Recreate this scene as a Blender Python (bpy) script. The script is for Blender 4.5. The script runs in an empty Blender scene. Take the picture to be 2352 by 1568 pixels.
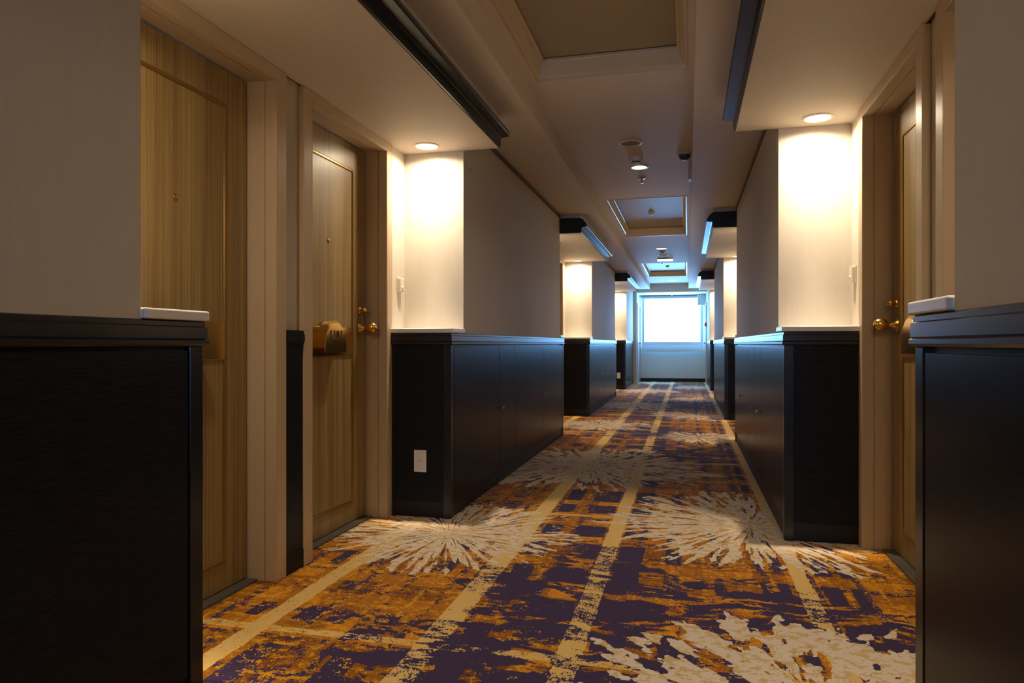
import bpy, bmesh, math, random
from mathutils import Vector, Matrix
random.seed(7)
SC = bpy.context.scene
COL = SC.collection
PI = math.pi

# ------------------------------------------------------------------ camera, world, exposure
cam_data = bpy.data.cameras.new('camera')
cam = bpy.data.objects.new('camera', cam_data)
COL.objects.link(cam)
cam.location = (0.0, 0.0, 0.95)
cam.rotation_euler = (math.radians(90), 0, math.atan((1578 - 1176) / 1610.0))
cam_data.sensor_width = 36.0
cam_data.lens = 1610.0 / 2352.0 * 36.0
cam_data.shift_y = 5.0 / 2352.0
cam_data.clip_start = 0.02
SC.camera = cam

world = bpy.data.worlds.new('world')
SC.world = world
world.use_nodes = True
world.node_tree.nodes['Background'].inputs[0].default_value = (0.55, 0.75, 1.0, 1)
world.node_tree.nodes['Background'].inputs[1].default_value = 1.0

SC.view_settings.view_transform = 'Standard'
SC.view_settings.look = 'None'
SC.view_settings.exposure = 0.08
SC.view_settings.gamma = 1.0
SC.view_settings.use_curve_mapping = False
SC.cycles.max_bounces = 8
SC.cycles.diffuse_bounces = 5
SC.cycles.glossy_bounces = 4
SC.cycles.transmission_bounces = 4
SC.cycles.sample_clamp_indirect = 4.0
SC.cycles.caustics_reflective = False
SC.cycles.caustics_refractive = False

WARM = (1.0, 0.80, 0.545)          # colour of the warm downlights
SPOT_W = 255.0                     # watts of one alcove downlight
SHADE_GLOW = 21.0                  # daylight coming through the blind
SHADE_COL = (0.17, 0.49, 1.0)
BACK_GLOW = 13.0                  # daylight through the window behind the viewer
CENTRE_W = 5.0
CENTRE_COL = (1.0, 0.84, 0.66)


# ------------------------------------------------------------------ mesh helpers
def obj(name, bm, mat=None, parent=None, smooth=False, bevel=0.0):
    me = bpy.data.meshes.new(name)
    bmesh.ops.recalc_face_normals(bm, faces=bm.faces[:])
    bm.to_mesh(me)
    bm.free()
    o = bpy.data.objects.new(name, me)
    COL.objects.link(o)
    if mat:
        for m in (mat if isinstance(mat, (list, tuple)) else [mat]):
            me.materials.append(m)
    if parent:
        o.parent = parent
    if smooth:
        for p in me.polygons:
            p.use_smooth = True
        me.set_sharp_from_angle(angle=math.radians(35))
    if bevel:
        b = o.modifiers.new('edge', 'BEVEL')
        b.width = bevel
        b.segments = 2
        b.limit_method = 'ANGLE'
        b.angle_limit = math.radians(40)
    return o


def box(bm, x0, x1, y0, y1, z0, z1, mi=0):
    x0, x1 = min(x0, x1), max(x0, x1)
    y0, y1 = min(y0, y1), max(y0, y1)
    z0, z1 = min(z0, z1), max(z0, z1)
    v = [bm.verts.new(p) for p in ((x0, y0, z0), (x1, y0, z0), (x1, y1, z0), (x0, y1, z0),
                                   (x0, y0, z1), (x1, y0, z1), (x1, y1, z1), (x0, y1, z1))]
    for f in ((3, 2, 1, 0), (4, 5, 6, 7), (0, 1, 5, 4), (1, 2, 6, 5), (2, 3, 7, 6), (3, 0, 4, 7)):
        bm.faces.new([v[i] for i in f]).material_index = mi
    return bm


def boxes(*l):
    bm = bmesh.new()
    for b in l:
        box(bm, *b)
    return bm


def prism(bm, pts, a0, a1, f):
    """extrude the closed 2-D outline pts from a0 to a1; f(p, q, a) gives the 3-D point"""
    A = [bm.verts.new(f(p, q, a0)) for p, q in pts]
    B = [bm.verts.new(f(p, q, a1)) for p, q in pts]
    n = len(pts)
    for i in range(n):
        bm.faces.new((A[i], A[(i + 1) % n], B[(i + 1) % n], B[i]))
    bm.faces.new(A[::-1])
    bm.faces.new(B)
    return bm


def lathe(bm, prof, origin, axis='z', seg=32, sgn=1):
    """revolve the open profile [(r, h)...] about an axis through origin"""
    ox, oy, oz = origin
    rings = []
    for r, h in prof:
        ring = []
        for i in range(seg):
            a = 2 * PI * i / seg
            c, s = r * math.cos(a), r * math.sin(a)
            if axis == 'z':
                p = (ox + c, oy + s, oz + sgn * h)
            elif axis == 'x':
                p = (ox + sgn * h, oy + c, oz + s)
            else:
                p = (ox + c, oy + sgn * h, oz + s)
            ring.append(bm.verts.new(p))
        rings.append(ring)
    for a, b in zip(rings, rings[1:]):
        for i in range(seg):
            bm.faces.new((a[i], a[(i + 1) % seg], b[(i + 1) % seg], b[i]))
    bm.faces.new(rings[0][::-1])
    bm.faces.new(rings[-1])
    return bm


def tube(bm, pts, r, seg=10):
    pts = [Vector(p) for p in pts]
    rings = []
    for i, p in enumerate(pts):
        d = (pts[min(i + 1, len(pts) - 1)] - pts[max(i - 1, 0)]).normalized()
        u = d.orthogonal().normalized()
        if i and rings:
            u = (lastu - d * lastu.dot(d)).normalized()
        lastu = u
        w = d.cross(u)
        rr = r[i] if isinstance(r, (list, tuple)) else r
        rings.append([bm.verts.new(p + (u * math.cos(2 * PI * k / seg) + w * math.sin(2 * PI * k / seg)) * rr) for k in range(seg)])
    for a, b in zip(rings, rings[1:]):
        for k in range(seg):
            bm.faces.new((a[k], a[(k + 1) % seg], b[(k + 1) % seg], b[k]))
    bm.faces.new(rings[0][::-1])
    bm.faces.new(rings[-1])
    return bm


def tag(o, label=None, cat=None, group=None, kind=None):
    if label:
        o['label'] = label
    if cat:
        o['category'] = cat
    if group:
        o['group'] = group
    if kind:
        o['kind'] = kind
    return o


def empty(name, loc=(0, 0, 0)):
    o = bpy.data.objects.new(name, None)
    o.empty_display_size = 0.1
    COL.objects.link(o)
    o.location = loc
    return o


def struct(name, bm, mat, label=None, cat=None, **k):
    o = obj(name, bm, mat, **k)
    return tag(o, label, cat, None, 'structure')


# ------------------------------------------------------------------ material helpers
class NT:
    def __init__(self, name):
        self.mat = bpy.data.materials.new(name)
        self.mat.use_nodes = True
        self.t = self.mat.node_tree
        self.bsdf = self.t.nodes['Principled BSDF']

    def n(self, typ, **props):
        nd = self.t.nodes.new(typ)
        for k, v in props.items():
            setattr(nd, k, v)
        return nd

    def put(self, sock, v):
        if v is None:
            return
        if isinstance(v, bpy.types.NodeSocket):
            self.t.links.new(v, sock)
        else:
            if isinstance(v, (tuple, list)) and len(v) == 3 and sock.type == 'RGBA':
                v = (*v, 1)
            sock.default_value = v

    def m(self, op, a, b=None, c=None):
        nd = self.n('ShaderNodeMath', operation=op)
        for i, v in enumerate((a, b, c)):
            self.put(nd.inputs[i], v)
        return nd.outputs[0]

    def vm(self, op, a, b=None):
        nd = self.n('ShaderNodeVectorMath', operation=op)
        self.put(nd.inputs[0], a)
        self.put(nd.inputs[1], b)
        return nd.outputs['Value'] if op in ('LENGTH', 'DISTANCE', 'DOT_PRODUCT') else nd.outputs[0]

    def xyz(self, x, y, z):
        nd = self.n('ShaderNodeCombineXYZ')
        for i, v in enumerate((x, y, z)):
            self.put(nd.inputs[i], v)
        return nd.outputs[0]

    def sep(self, v):
        nd = self.n('ShaderNodeSeparateXYZ')
        self.put(nd.inputs[0], v)
        return nd.outputs

    def n_color(self, v, scale):
        nd = self.n('ShaderNodeTexNoise')
        self.put(nd.inputs['Vector'], v)
        nd.inputs['Scale'].default_value = scale
        return nd.outputs['Color']

    def noise(self, v, scale=1.0, detail=2.0, rough=0.5):
        nd = self.n('ShaderNodeTexNoise')
        self.put(nd.inputs['Vector'], v)
        nd.inputs['Scale'].default_value = scale
        nd.inputs['Detail'].default_value = detail
        nd.inputs['Roughness'].default_value = rough
        return nd.outputs[0]

    def mix(self, f, a, b):
        nd = self.n('ShaderNodeMix', data_type='RGBA')
        self.put(nd.inputs[0], f)
        self.put(nd.inputs[6], a)
        self.put(nd.inputs[7], b)
        return nd.outputs[2]

    def ramp(self, v, stops, interp='LINEAR'):
        nd = self.n('ShaderNodeValToRGB')
        cr = nd.color_ramp
        cr.interpolation = interp
        while len(cr.elements) < len(stops):
            cr.elements.new(0.5)
        for e, (p, c) in zip(cr.elements, stops):
            e.position = p
            e.color = (c, c, c, 1) if isinstance(c, (int, float)) else (*c, 1)
        self.put(nd.inputs[0], v)
        return nd.outputs[0]

    def obj_co(self):
        return self.n('ShaderNodeTexCoord').outputs['Object']

    def bump(self, h, strength=0.2, dist=0.002):
        nd = self.n('ShaderNodeBump')
        nd.inputs['Strength'].default_value = strength
        nd.inputs['Distance'].default_value = dist
        self.put(nd.inputs['Height'], h)
        self.put(self.bsdf.inputs['Normal'], nd.outputs[0])

    def set(self, color=None, rough=None, metal=None, spec=None, coat=None, coat_rough=None):
        for k, v in (('Base Color', color), ('Roughness', rough), ('Metallic', metal), ('Specular IOR Level', spec),
                     ('Coat Weight', coat), ('Coat Roughness', coat_rough)):
            self.put(self.bsdf.inputs[k], v)
        return self.mat


def plain(name, color, rough=0.5, metal=0.0, spec=0.5):
    return NT(name).set(color, rough, metal, spec)


def emitter(name, color, strength):
    k = NT(name)
    k.put(k.bsdf.inputs['Base Color'], (0.8, 0.8, 0.8))
    k.put(k.bsdf.inputs['Emission Color'], color)
    k.put(k.bsdf.inputs['Emission Strength'], strength)
    return k.mat


# wallpaper: fine woven fabric with thin vertical threads
k = NT('woven_wallpaper')
co = k.obj_co()
thr = k.noise(k.vm('MULTIPLY', co, (420.0, 420.0, 9.0)), 1.0, 3.0, 0.6)
big = k.noise(k.vm('MULTIPLY', co, (30.0, 30.0, 1.2)), 1.0, 2.0)
f = k.m('ADD', k.m('MULTIPLY', thr, 0.7), k.m('MULTIPLY', big, 0.3))
k.bump(thr, 0.25, 0.0015)
M_WALL = k.set(k.ramp(f, [(0.30, (0.588, 0.543, 0.483)), (0.70, (0.635, 0.59, 0.53))]), 0.72, 0, 0.25)

# ceiling paper: same cream with a fine slub; ceiling copy is lightened to imitate floor bounce, soffits keep the plain tone
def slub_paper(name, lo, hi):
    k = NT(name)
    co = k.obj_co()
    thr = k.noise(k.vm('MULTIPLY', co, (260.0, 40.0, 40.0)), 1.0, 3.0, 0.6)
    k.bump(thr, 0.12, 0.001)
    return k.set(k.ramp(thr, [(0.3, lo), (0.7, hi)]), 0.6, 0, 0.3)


M_CEIL_LIT = slub_paper('ceiling_paper_bounce_lit', (0.70, 0.62, 0.525), (0.77, 0.69, 0.59))
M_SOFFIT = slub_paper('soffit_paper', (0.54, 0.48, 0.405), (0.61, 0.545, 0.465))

M_FRAME = plain('beige_satin_paint', (0.50, 0.385, 0.265), 0.36, 0, 0.5)
M_COFFER = plain('cream_gloss_paint', (0.66, 0.55, 0.39), 0.22, 0, 0.5)
M_WHITE = plain('white_lacquer', (0.80, 0.78, 0.76), 0.28, 0, 0.5)
M_PLASTIC = plain('ivory_plastic', (0.74, 0.70, 0.62), 0.35)
M_GREYPLASTIC = plain('grey_white_plastic', (0.55, 0.55, 0.54), 0.4)
M_DARKPLASTIC = plain('dark_grey_plastic', (0.03, 0.03, 0.032), 0.35)
M_STEEL = plain('brushed_steel', (0.55, 0.53, 0.5), 0.28, 1.0)
M_RED = plain('red_lamp_plastic', (0.75, 0.02, 0.06), 0.25)
M_THRESH = plain('grey_stone_threshold', (0.075, 0.068, 0.058), 0.5)
M_GREYPAINT = plain('grey_steel_door_paint', (0.26, 0.27, 0.28), 0.4)

# charcoal laminate with fine horizontal grain
k = NT('charcoal_panel')
co = k.obj_co()
gr = k.noise(k.vm('MULTIPLY', co, (14.0, 14.0, 330.0)), 1.0, 3.0, 0.65)
k.bump(gr, 0.2, 0.0007)
M_PANEL = k.set(k.ramp(gr, [(0.3, (0.007, 0.008, 0.011)), (0.7, (0.022, 0.024, 0.031))]), 0.27, 0, 0.09)
M_TRIM = plain('charcoal_gloss_trim', (0.014, 0.0155, 0.021), 0.24, 0, 0.5)
M_KICK = plain('black_vinyl_kick', (0.008, 0.007, 0.007), 0.45, 0, 0.35)
M_CROWN = plain('charcoal_crown_paint', (0.011, 0.012, 0.013), 0.27, 0, 0.28)

# straight-grained veneer
k = NT('zebrano_veneer')
co = k.obj_co()
g1 = k.noise(k.vm('MULTIPLY', co, (95.0, 95.0, 0.7)), 1.0, 4.0, 0.62)
g2 = k.noise(k.vm('MULTIPLY', co, (330.0, 330.0, 5.0)), 1.0, 2.0, 0.6)
g3 = k.noise(k.vm('MULTIPLY', co, (13.0, 13.0, 0.25)), 1.0, 2.0, 0.5)
f = k.m('ADD', k.m('ADD', k.m('MULTIPLY', g1, 0.47), k.m('MULTIPLY', g2, 0.17)), k.m('MULTIPLY', g3, 0.36))
M_WOOD = k.set(k.ramp(f, [(0.34, (0.095, 0.054, 0.014)), (0.46, (0.215, 0.138, 0.048)), (0.56, (0.295, 0.198, 0.080)), (0.67, (0.41, 0.290, 0.140))]), 0.38, 0, 0.45)

# brass
k = NT('brass')
co = k.obj_co()
M_BRASS = k.set(k.mix(k.noise(co, 40.0, 2.0), (0.72, 0.44, 0.12), (0.80, 0.52, 0.17)), 0.24, 1.0)
M_BRASSDARK = plain('engraved_brass', (0.20, 0.11, 0.03), 0.4, 1.0)
M_BRASSSATIN = plain('satin_brass', (0.60, 0.38, 0.11), 0.38, 1.0)
M_BRONZE = plain('bronze_moulding', (0.30, 0.17, 0.05), 0.30, 0.7)

M_LENS = emitter('warm_lamp_lens', (1.0, 0.86, 0.66), 6.0)
M_LENSC = emitter('white_lamp_lens', (1.0, 0.93, 0.82), 5.0)
M_SIGN = emitter('exit_sign_face', (0.85, 0.95, 1.0), 2.0)

# daylight blind: the backlit sheet and its folded hem
k = NT('backlit_blind_fabric')
co = k.obj_co()
wv = k.noise(k.vm('MULTIPLY', co, (300.0, 300.0, 60.0)), 1.0, 2.0)
k.put(k.bsdf.inputs['Base Color'], k.mix(wv, (0.75, 0.77, 0.78), (0.82, 0.84, 0.85)))
k.put(k.bsdf.inputs['Roughness'], 0.9)
k.put(k.bsdf.inputs['Emission Color'], SHADE_COL)
k.put(k.bsdf.inputs['Emission Strength'], SHADE_GLOW)
M_SHADE = k.mat
M_HEM = plain('blind_hem_fabric', (0.62, 0.70, 0.74), 0.9, 0, 0.1)

# glass
k = NT('window_glass')
k.put(k.bsdf.inputs['Transmission Weight'], 1.0)
M_GLASS = k.set((0.95, 0.98, 1.0), 0.02)


# ------------------------------------------------------------------ carpet
def flower_group():
    g = bpy.data.node_groups.new('flower_burst', 'ShaderNodeTree')
    for nm, tp in (('Vector', 'NodeSocketVector'), ('CX', 'NodeSocketFloat'), ('CY', 'NodeSocketFloat'), ('R', 'NodeSocketFloat'),
                   ('K', 'NodeSocketFloat'), ('Seed', 'NodeSocketFloat'), ('Cut', 'NodeSocketFloat')):
        g.interface.new_socket(nm, in_out='INPUT', socket_type=tp)
    g.interface.new_socket('Mask', in_out='OUTPUT', socket_type='NodeSocketFloat')
    h = NT.__new__(NT)
    h.t = g
    gi = h.n('NodeGroupInput').outputs
    go = h.n('NodeGroupOutput')
    s = h.sep(gi['Vector'])
    dx = h.m('SUBTRACT', s[0], gi['CX'])
    dy = h.m('SUBTRACT', s[1], gi['CY'])
    d = h.m('SQRT', h.m('ADD', h.m('ADD', h.m('MULTIPLY', dx, dx), h.m('MULTIPLY', dy, dy)), 1e-5))
    ux = h.m('DIVIDE', dx, d)
    uy = h.m('DIVIDE', dy, d)
    na = h.noise(h.xyz(h.m('MULTIPLY', ux, 3.2), h.m('MULTIPLY', uy, 3.2), gi['Seed']), 1.0, 3.0, 0.7)
    reff = h.m('MULTIPLY', gi['R'], h.m('ADD', 0.35, h.m('MULTIPLY', na, 1.15)))
    q = h.m('DIVIDE', d, reff)
    sx = h.m('MULTIPLY', ux, gi['K'])
    sy = h.m('MULTIPLY', uy, gi['K'])
    sz = h.m('ADD', h.m('MULTIPLY', d, 5.0), gi['Seed'])
    st = h.noise(h.xyz(sx, sy, sz), 1.0, 2.0, 0.55)
    mot = h.noise(gi['Vector'], 16.0, 2.0, 0.6)
    val = h.m('ADD', h.m('MULTIPLY', st, 0.75), h.m('MULTIPLY', mot, 0.25))
    thr = h.m('ADD', gi['Cut'], h.m('MULTIPLY', h.m('POWER', q, 3.0), 0.10))
    mk = h.m('MULTIPLY', h.m('GREATER_THAN', val, thr), h.m('LESS_THAN', q, 1.0))
    g.links.new(mk, go.inputs['Mask'])
    return g


def blot_group():
    g = bpy.data.node_groups.new('ink_blot', 'ShaderNodeTree')
    for nm, tp in (('Vector', 'NodeSocketVector'), ('CX', 'NodeSocketFloat'), ('CY', 'NodeSocketFloat'), ('RX', 'NodeSocketFloat'), ('RY', 'NodeSocketFloat')):
        g.interface.new_socket(nm, in_out='INPUT', socket_type=tp)
    g.interface.new_socket('Value', in_out='OUTPUT', socket_type='NodeSocketFloat')
    h = NT.__new__(NT)
    h.t = g
    gi = h.n('NodeGroupInput').outputs
    go = h.n('NodeGroupOutput')
    s = h.sep(gi['Vector'])
    dx = h.m('DIVIDE', h.m('SUBTRACT', s[0], gi['CX']), gi['RX'])
    dy = h.m('DIVIDE', h.m('SUBTRACT', s[1], gi['CY']), gi['RY'])
    d = h.m('ADD', h.m('MULTIPLY', dx, dx), h.m('MULTIPLY', dy, dy))
    v = h.m('MAXIMUM', h.m('SUBTRACT', 1.0, d), 0.0)
    g.links.new(v, go.inputs['Value'])
    return g


def carpet_material():
    k = NT('plaid_flower_carpet')
    FG = flower_group()
    BG = blot_group()
    co = k.obj_co()
    p = k.vm('SNAP', co, (0.0035, 0.0045, 1.0))
    wob = k.noise(p, 9.0, 2.0)
    s = k.sep(p)
    x = k.m('ADD', s[0], k.m('MULTIPLY', k.m('SUBTRACT', wob, 0.5), 0.020))
    y = k.m('ADD', s[1], k.m('MULTIPLY', k.m('SUBTRACT', k.noise(k.vm('ADD', p, (7.0, 3.0, 0.0)), 7.0, 2.0), 0.5), 0.03))
    fx = k.m('DIVIDE', k.m('ADD', x, 1.8), 2.8)
    PER = 3.68
    fy = k.m('FRACT', k.m('DIVIDE', k.m('SUBTRACT', y, 0.45), PER))

    def bands(sock, L, lo, span):
        L = sorted(L)
        st = [(0.0, 0.0)]
        for a, b, v in L:
            st.append(((a - lo) / span, v))
            st.append(((b - lo) / span, 0.0))
        return k.ramp(sock, st, 'CONSTANT')
    gold_x = bands(fx, [(-1.445, -1.37, 0.9), (-0.84, -0.755, 1.0), (-0.39, -0.32, 1.0), (0.40, 0.475, 1.0), (-1.12, -1.10, .35),
                        (0.06, 0.085, .45), (-0.60, -0.58, .4), (0.20, 0.22, .35), (0.66, 0.68, .4), (-1.60, -1.55, .35)], -1.8, 2.8)
    gold_y = bands(fy, [(2.05 - .45, 2.10 - .45, .8), (2.31 - .45, 2.335 - .45, .45), (2.60 - .45, 2.66 - .45, .5), (3.0 - .45, 3.02 - .45, .4),
                        (3.83 - .45, 3.87 - .45, .75), (4.19 - .45, 4.23 - .45, .8), (1.62 - .45, 1.65 - .45, .4), (0.95 - .45, 0.98 - .45, .5),
                        (1.30 - .45, 1.35 - .45, .6), (3.36 - .45, 3.38 - .45, .35)], 0.0, PER)
    pur_x = bands(fx, [(-1.34, -1.26, .6), (-1.22, -1.14, .4), (-1.05, -0.96, .65), (-0.72, -0.64, .8), (-0.56, -0.41, .75), (-0.31, -0.20, .9),
                       (-0.10, -0.03, .6), (0.10, 0.13, .8), (0.27, 0.30, .9), (0.335, 0.38, .95), (0.50, 0.565, .95), (0.60, 0.645, .9), (-1.52, -1.47, .5)], -1.8, 2.8)
    pur_y = bands(fy, [(0.08, 0.40, .8), (0.60, 0.80, .75), (0.98, 1.12, .9), (1.24, 1.52, .8), (1.70, 1.84, .75), (1.95, 2.10, .65), (2.30, 2.50, .85),
                       (2.62, 2.86, .7), (2.98, 3.18, .9), (3.25, 3.34, .8), (3.46, 3.66, .9)], 0.0, PER)
    tone_x = bands(fx, [(-1.70, -1.58, .6), (-1.34, -1.18, .8), (-1.08, -0.90, .5), (-0.70, -0.52, .8), (-0.28, -0.08, .7), (0.02, 0.20, .5), (0.25, 0.38, .9), (0.5, 0.62, .7), (0.7, 0.78, .5)], -1.8, 2.8)
    tone_y = bands(fy, [(0.1, 0.42, .6), (0.55, 0.83, .8), (0.95, 1.15, .5), (1.22, 1.57, .9), (1.72, 1.86, .6), (1.98, 2.12, .8), (2.28, 2.54, .5), (2.6, 2.9, .9), (3.0, 3.2, .6), (3.46, 3.66, .7)], 0.0, PER)
    fine = k.noise(k.vm('MULTIPLY', p, (150.0, 90.0, 1.0)), 1.0, 2.0, 0.7)
    med = k.noise(k.vm('MULTIPLY', p, (26.0, 34.0, 1.0)), 1.0, 3.0, 0.65)
    slow = k.noise(p, 2.6, 2.0, 0.5)
    dis = k.m('ADD', k.m('MULTIPLY', fine, 0.45), k.m('MULTIPLY', med, 0.55))
    ORANGE, RUST, AMBER = (0.56, 0.21, 0.008), (0.20, 0.062, 0.007), (0.74, 0.39, 0.022)
    GOLD, CREAM, PURPLE = (0.70, 0.485, 0.18), (0.70, 0.61, 0.52), (0.046, 0.029, 0.085)
    c = k.mix(k.m('MULTIPLY', k.m('ADD', k.m('MULTIPLY', tone_x, tone_y), k.m('MAXIMUM', tone_x, tone_y)), 0.6), ORANGE, RUST)
    c = k.mix(k.m('MULTIPLY', k.m('GREATER_THAN', dis, 0.545), 0.75), c, AMBER)
    prod = k.m('MULTIPLY', pur_x, pur_y)
    wear = k.m('ADD', k.m('MULTIPLY', k.m('SUBTRACT', dis, 0.5), 2.6), k.m('MULTIPLY', k.m('SUBTRACT', slow, 0.5), 1.6))
    pm = k.m('MULTIPLY', k.m('GREATER_THAN', prod, k.m('ADD', wear, 0.36)), k.m('GREATER_THAN', prod, 0.05))

    def stripe(sock, pitch, off, width):
        return k.m('LESS_THAN', k.m('FRACT', k.m('ADD', k.m('DIVIDE', sock, pitch), off)), width)
    rust2 = k.m('ABSOLUTE', k.m('SUBTRACT', stripe(x, 0.29, 0.1, 0.34), stripe(y, 0.37, 0.4, 0.36)))
    c = k.mix(k.m('MULTIPLY', rust2, 0.45), c, RUST)
    thin = k.m('MAXIMUM', stripe(x, 0.173, 0.3, 0.17), stripe(y, 0.223, 0.0, 0.15))
    thin = k.m('MULTIPLY', thin, k.m('LESS_THAN', k.m('ADD', k.m('MULTIPLY', med, 0.6), k.m('MULTIPLY', slow, 0.4)), 0.50))
    thin = k.m('MULTIPLY', thin, k.m('LESS_THAN', fine, 0.57))
    thing = k.m('MULTIPLY', k.m('MAXIMUM', stripe(x, 0.131, 0.55, 0.11), stripe(y, 0.187, 0.5, 0.10)), k.m('GREATER_THAN', med, 0.5))
    c = k.mix(k.m('MULTIPLY', thing, 0.5), c, AMBER)
    pm = k.m('MAXIMUM', pm, thin)
    c = k.mix(pm, c, PURPLE)
    gm = k.m('GREATER_THAN', k.m('MAXIMUM', gold_x, gold_y), k.m('SUBTRACT', k.m('MULTIPLY', dis, 2.6), 0.60))
    c = k.mix(k.m('MULTIPLY', gm, k.m('ADD', 0.35, k.m('MULTIPLY', k.m('MAXIMUM', gold_x, gold_y), 0.6))), c, GOLD)

    def flowers(L):
        acc = None
        for i, (cx, cy, R, K, cut) in enumerate(L):
            nd = k.n('ShaderNodeGroup')
            nd.node_tree = FG
            k.put(nd.inputs['Vector'], p)
            for nm, v in (('CX', cx), ('CY', cy), ('R', R), ('K', K), ('Seed', 3.7 * i + 1.3 + R), ('Cut', cut)):
                nd.inputs[nm].default_value = v
            acc = nd.outputs[0] if acc is None else k.m('MAXIMUM', acc, nd.outputs[0])
        return acc
    acc = None
    for cx, cy, rx, ry in [(-0.30, 2.52, .50, .50), (0.24, 2.62, .48, .36), (-0.72, 2.02, .40, .34), (-0.66, 2.70, .30, .26), (0.66, 2.42, .32, .26), (-0.15, 2.0, .55, .34), (0.1, 1.6, .7, .4),
                           (-0.35, 3.02, .30, .30), (-0.05, 6.2, .55, .7), (-0.30, 7.6, .65, .9), (-0.55, 9.3, .5, .7), (0.1, 11.2, .6, .9), (-0.5, 12.6, .7, .9), (0.0, 14.4, .7, 1.0), (-0.6, 15.9, .5, .8), (0.1, 17.0, .5, .6)]:
        nd = k.n('ShaderNodeGroup')
        nd.node_tree = BG
        k.put(nd.inputs['Vector'], p)
        for nm, v in (('CX', cx), ('CY', cy), ('RX', rx), ('RY', ry)):
            nd.inputs[nm].default_value = v
        acc = nd.outputs[0] if acc is None else k.m('MAXIMUM', acc, nd.outputs[0])
    warp = k.vm('ADD', p, k.vm('MULTIPLY', k.n_color(p, 3.5), (0.30, 0.22, 0.0)))
    ink = k.noise(k.vm('MULTIPLY', warp, (5.0, 11.0, 1.0)), 1.0, 3.0, 0.55)
    strokes = k.noise(k.vm('MULTIPLY', warp, (7.0, 34.0, 1.0)), 1.0, 2.0, 0.5)
    inkv = k.m('ADD', k.m('MULTIPLY', ink, 0.6), k.m('ADD', k.m('MULTIPLY', strokes, 0.32), k.m('MULTIPLY', fine, 0.08)))
    dark = k.m('GREATER_THAN', k.m('ADD', k.m('MULTIPLY', k.m('POWER', acc, 0.6), 0.165), k.m('ADD', inkv, k.m('MULTIPLY', k.m('SUBTRACT', fine, 0.5), 0.06))), 0.622)
    dark = k.m('MULTIPLY', dark, k.m('GREATER_THAN', acc, 0.001))
    c = k.mix(dark, c, PURPLE)
    strong = k.m('MULTIPLY', k.m('GREATER_THAN', k.m('MAXIMUM', gold_x, gold_y), 0.7), k.m('LESS_THAN', dis, k.m('ADD', 0.49, k.m('MULTIPLY', k.m('SUBTRACT', slow, 0.5), 0.5))))
    c = k.mix(k.m('MULTIPLY', strong, 0.85), c, GOLD)
    lightf = flowers([(-1.16, 3.34, 0.64, 17.0, 0.435), (0.32, 3.84, 0.80, 17.0, 0.435), (-0.74, 5.42, 0.98, 17.0, 0.44), (0.36, 1.86, 0.78, 6.5, 0.44),
                      (-0.95, 8.2, 0.62, 11.0, 0.45), (0.12, 7.35, 0.5, 11.0, 0.47), (0.10, 9.5, 0.62, 11.0, 0.46), (-0.8, 10.9, 0.7, 11.0, 0.46), (0.2, 12.4, 0.6, 11.0, 0.46),
                      (-0.75, 14.3, 0.7, 11.0, 0.46), (0.2, 15.7, 0.6, 11.0, 0.46), (-0.7, 17.3, 0.6, 11.0, 0.46)])
    cc = k.mix(k.m('GREATER_THAN', med, 0.53), CREAM, (0.60, 0.44, 0.22))
    c = k.mix(k.m('MULTIPLY', lightf, k.m('LESS_THAN', dis, 0.66)), c, cc)
    pile = k.noise(co, 420.0, 2.0, 0.6)
    c = k.mix(0.22, c, k.mix(pile, (0.0, 0.0, 0.0), c))
    k.bump(pile, 0.5, 0.003)
    k.put(k.bsdf.inputs['Sheen Weight'], 0.06)
    k.put(k.bsdf.inputs['Sheen Roughness'], 0.45)
    return k.set(c, 0.95, 0, 0.12)


M_CARPET = carpet_material()

# ------------------------------------------------------------------ main measures (metres; camera at x=0 y=0)
PERIOD = 5.57
XL, XR = -1.24, 0.455            # fronts of the low cabinets / upper walls
WL, WR = -1.60, 0.80             # back walls of the door alcoves
CAP = 1.008                      # top of the dark cap rail
LEDGE = 0.22
SOF = 2.053                      # underside of the alcove soffits
CEIL = 2.24                      # side ceiling bands
CEN = 2.365                      # raised centre ceiling
TOP = 2.60
BL, BR = -0.845, 0.035           # edges of the raised centre
YB, YE = -7.0, 18.0
END_X0, END_X1 = -1.16, 0.455
# piers (low cabinet y0, y1)
PIERS = [(-6.97, 1.60), (3.60, 7.17), (9.17, 12.74), (14.74, 16.85)]
ALC = [(1.60, 3.60), (7.17, 9.17), (12.74, 14.74)]

# floor
struct('floor', boxes((-1.95, 1.15, YB, YE + 0.2, -0.06, 0.0)), M_CARPET, 'orange, purple and cream patterned hotel carpet', 'carpet')

# doors: (side, opening y0, y1)
DOORS_L = [(1.66, 2.49), (2.75, 3.55), (2.75 + PERIOD, 3.55 + PERIOD)]
DOORS_R = [(1.66, 2.49), (2.75, 3.55)]
HEAD = 2.012


def side_wall(name, side, doors, label):
    bm = bmesh.new()
    w = WL if side < 0 else WR
    out = w + side * 0.30
    y = YB
    for j, (a, b) in enumerate(doors):
        box(bm, w + side * (0.016 if j == 1 else 0.0), out, y, a, 0, TOP)
        box(bm, w, out, a, b, HEAD, TOP)
        y = b
    box(bm, w, out, y, YE, 0, TOP)
    front = XL if side < 0 else XR
    for i, (a, b) in enumerate(PIERS):
        last = i == len(PIERS) - 1
        a2 = YB if i == 0 else a + LEDGE
        b2 = YE if last else b - LEDGE
        if last:
            box(bm, w, front, a2, 16.85, CAP, CEIL)
            fx = END_X0 if side < 0 else END_X1
            box(bm, w, fx, 16.85, YE, 0, CEIL)
        else:
            box(bm, w, front, a2, b2, CAP, CEIL)
    return struct(name, bm, M_WALL, label, 'wall')


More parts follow.
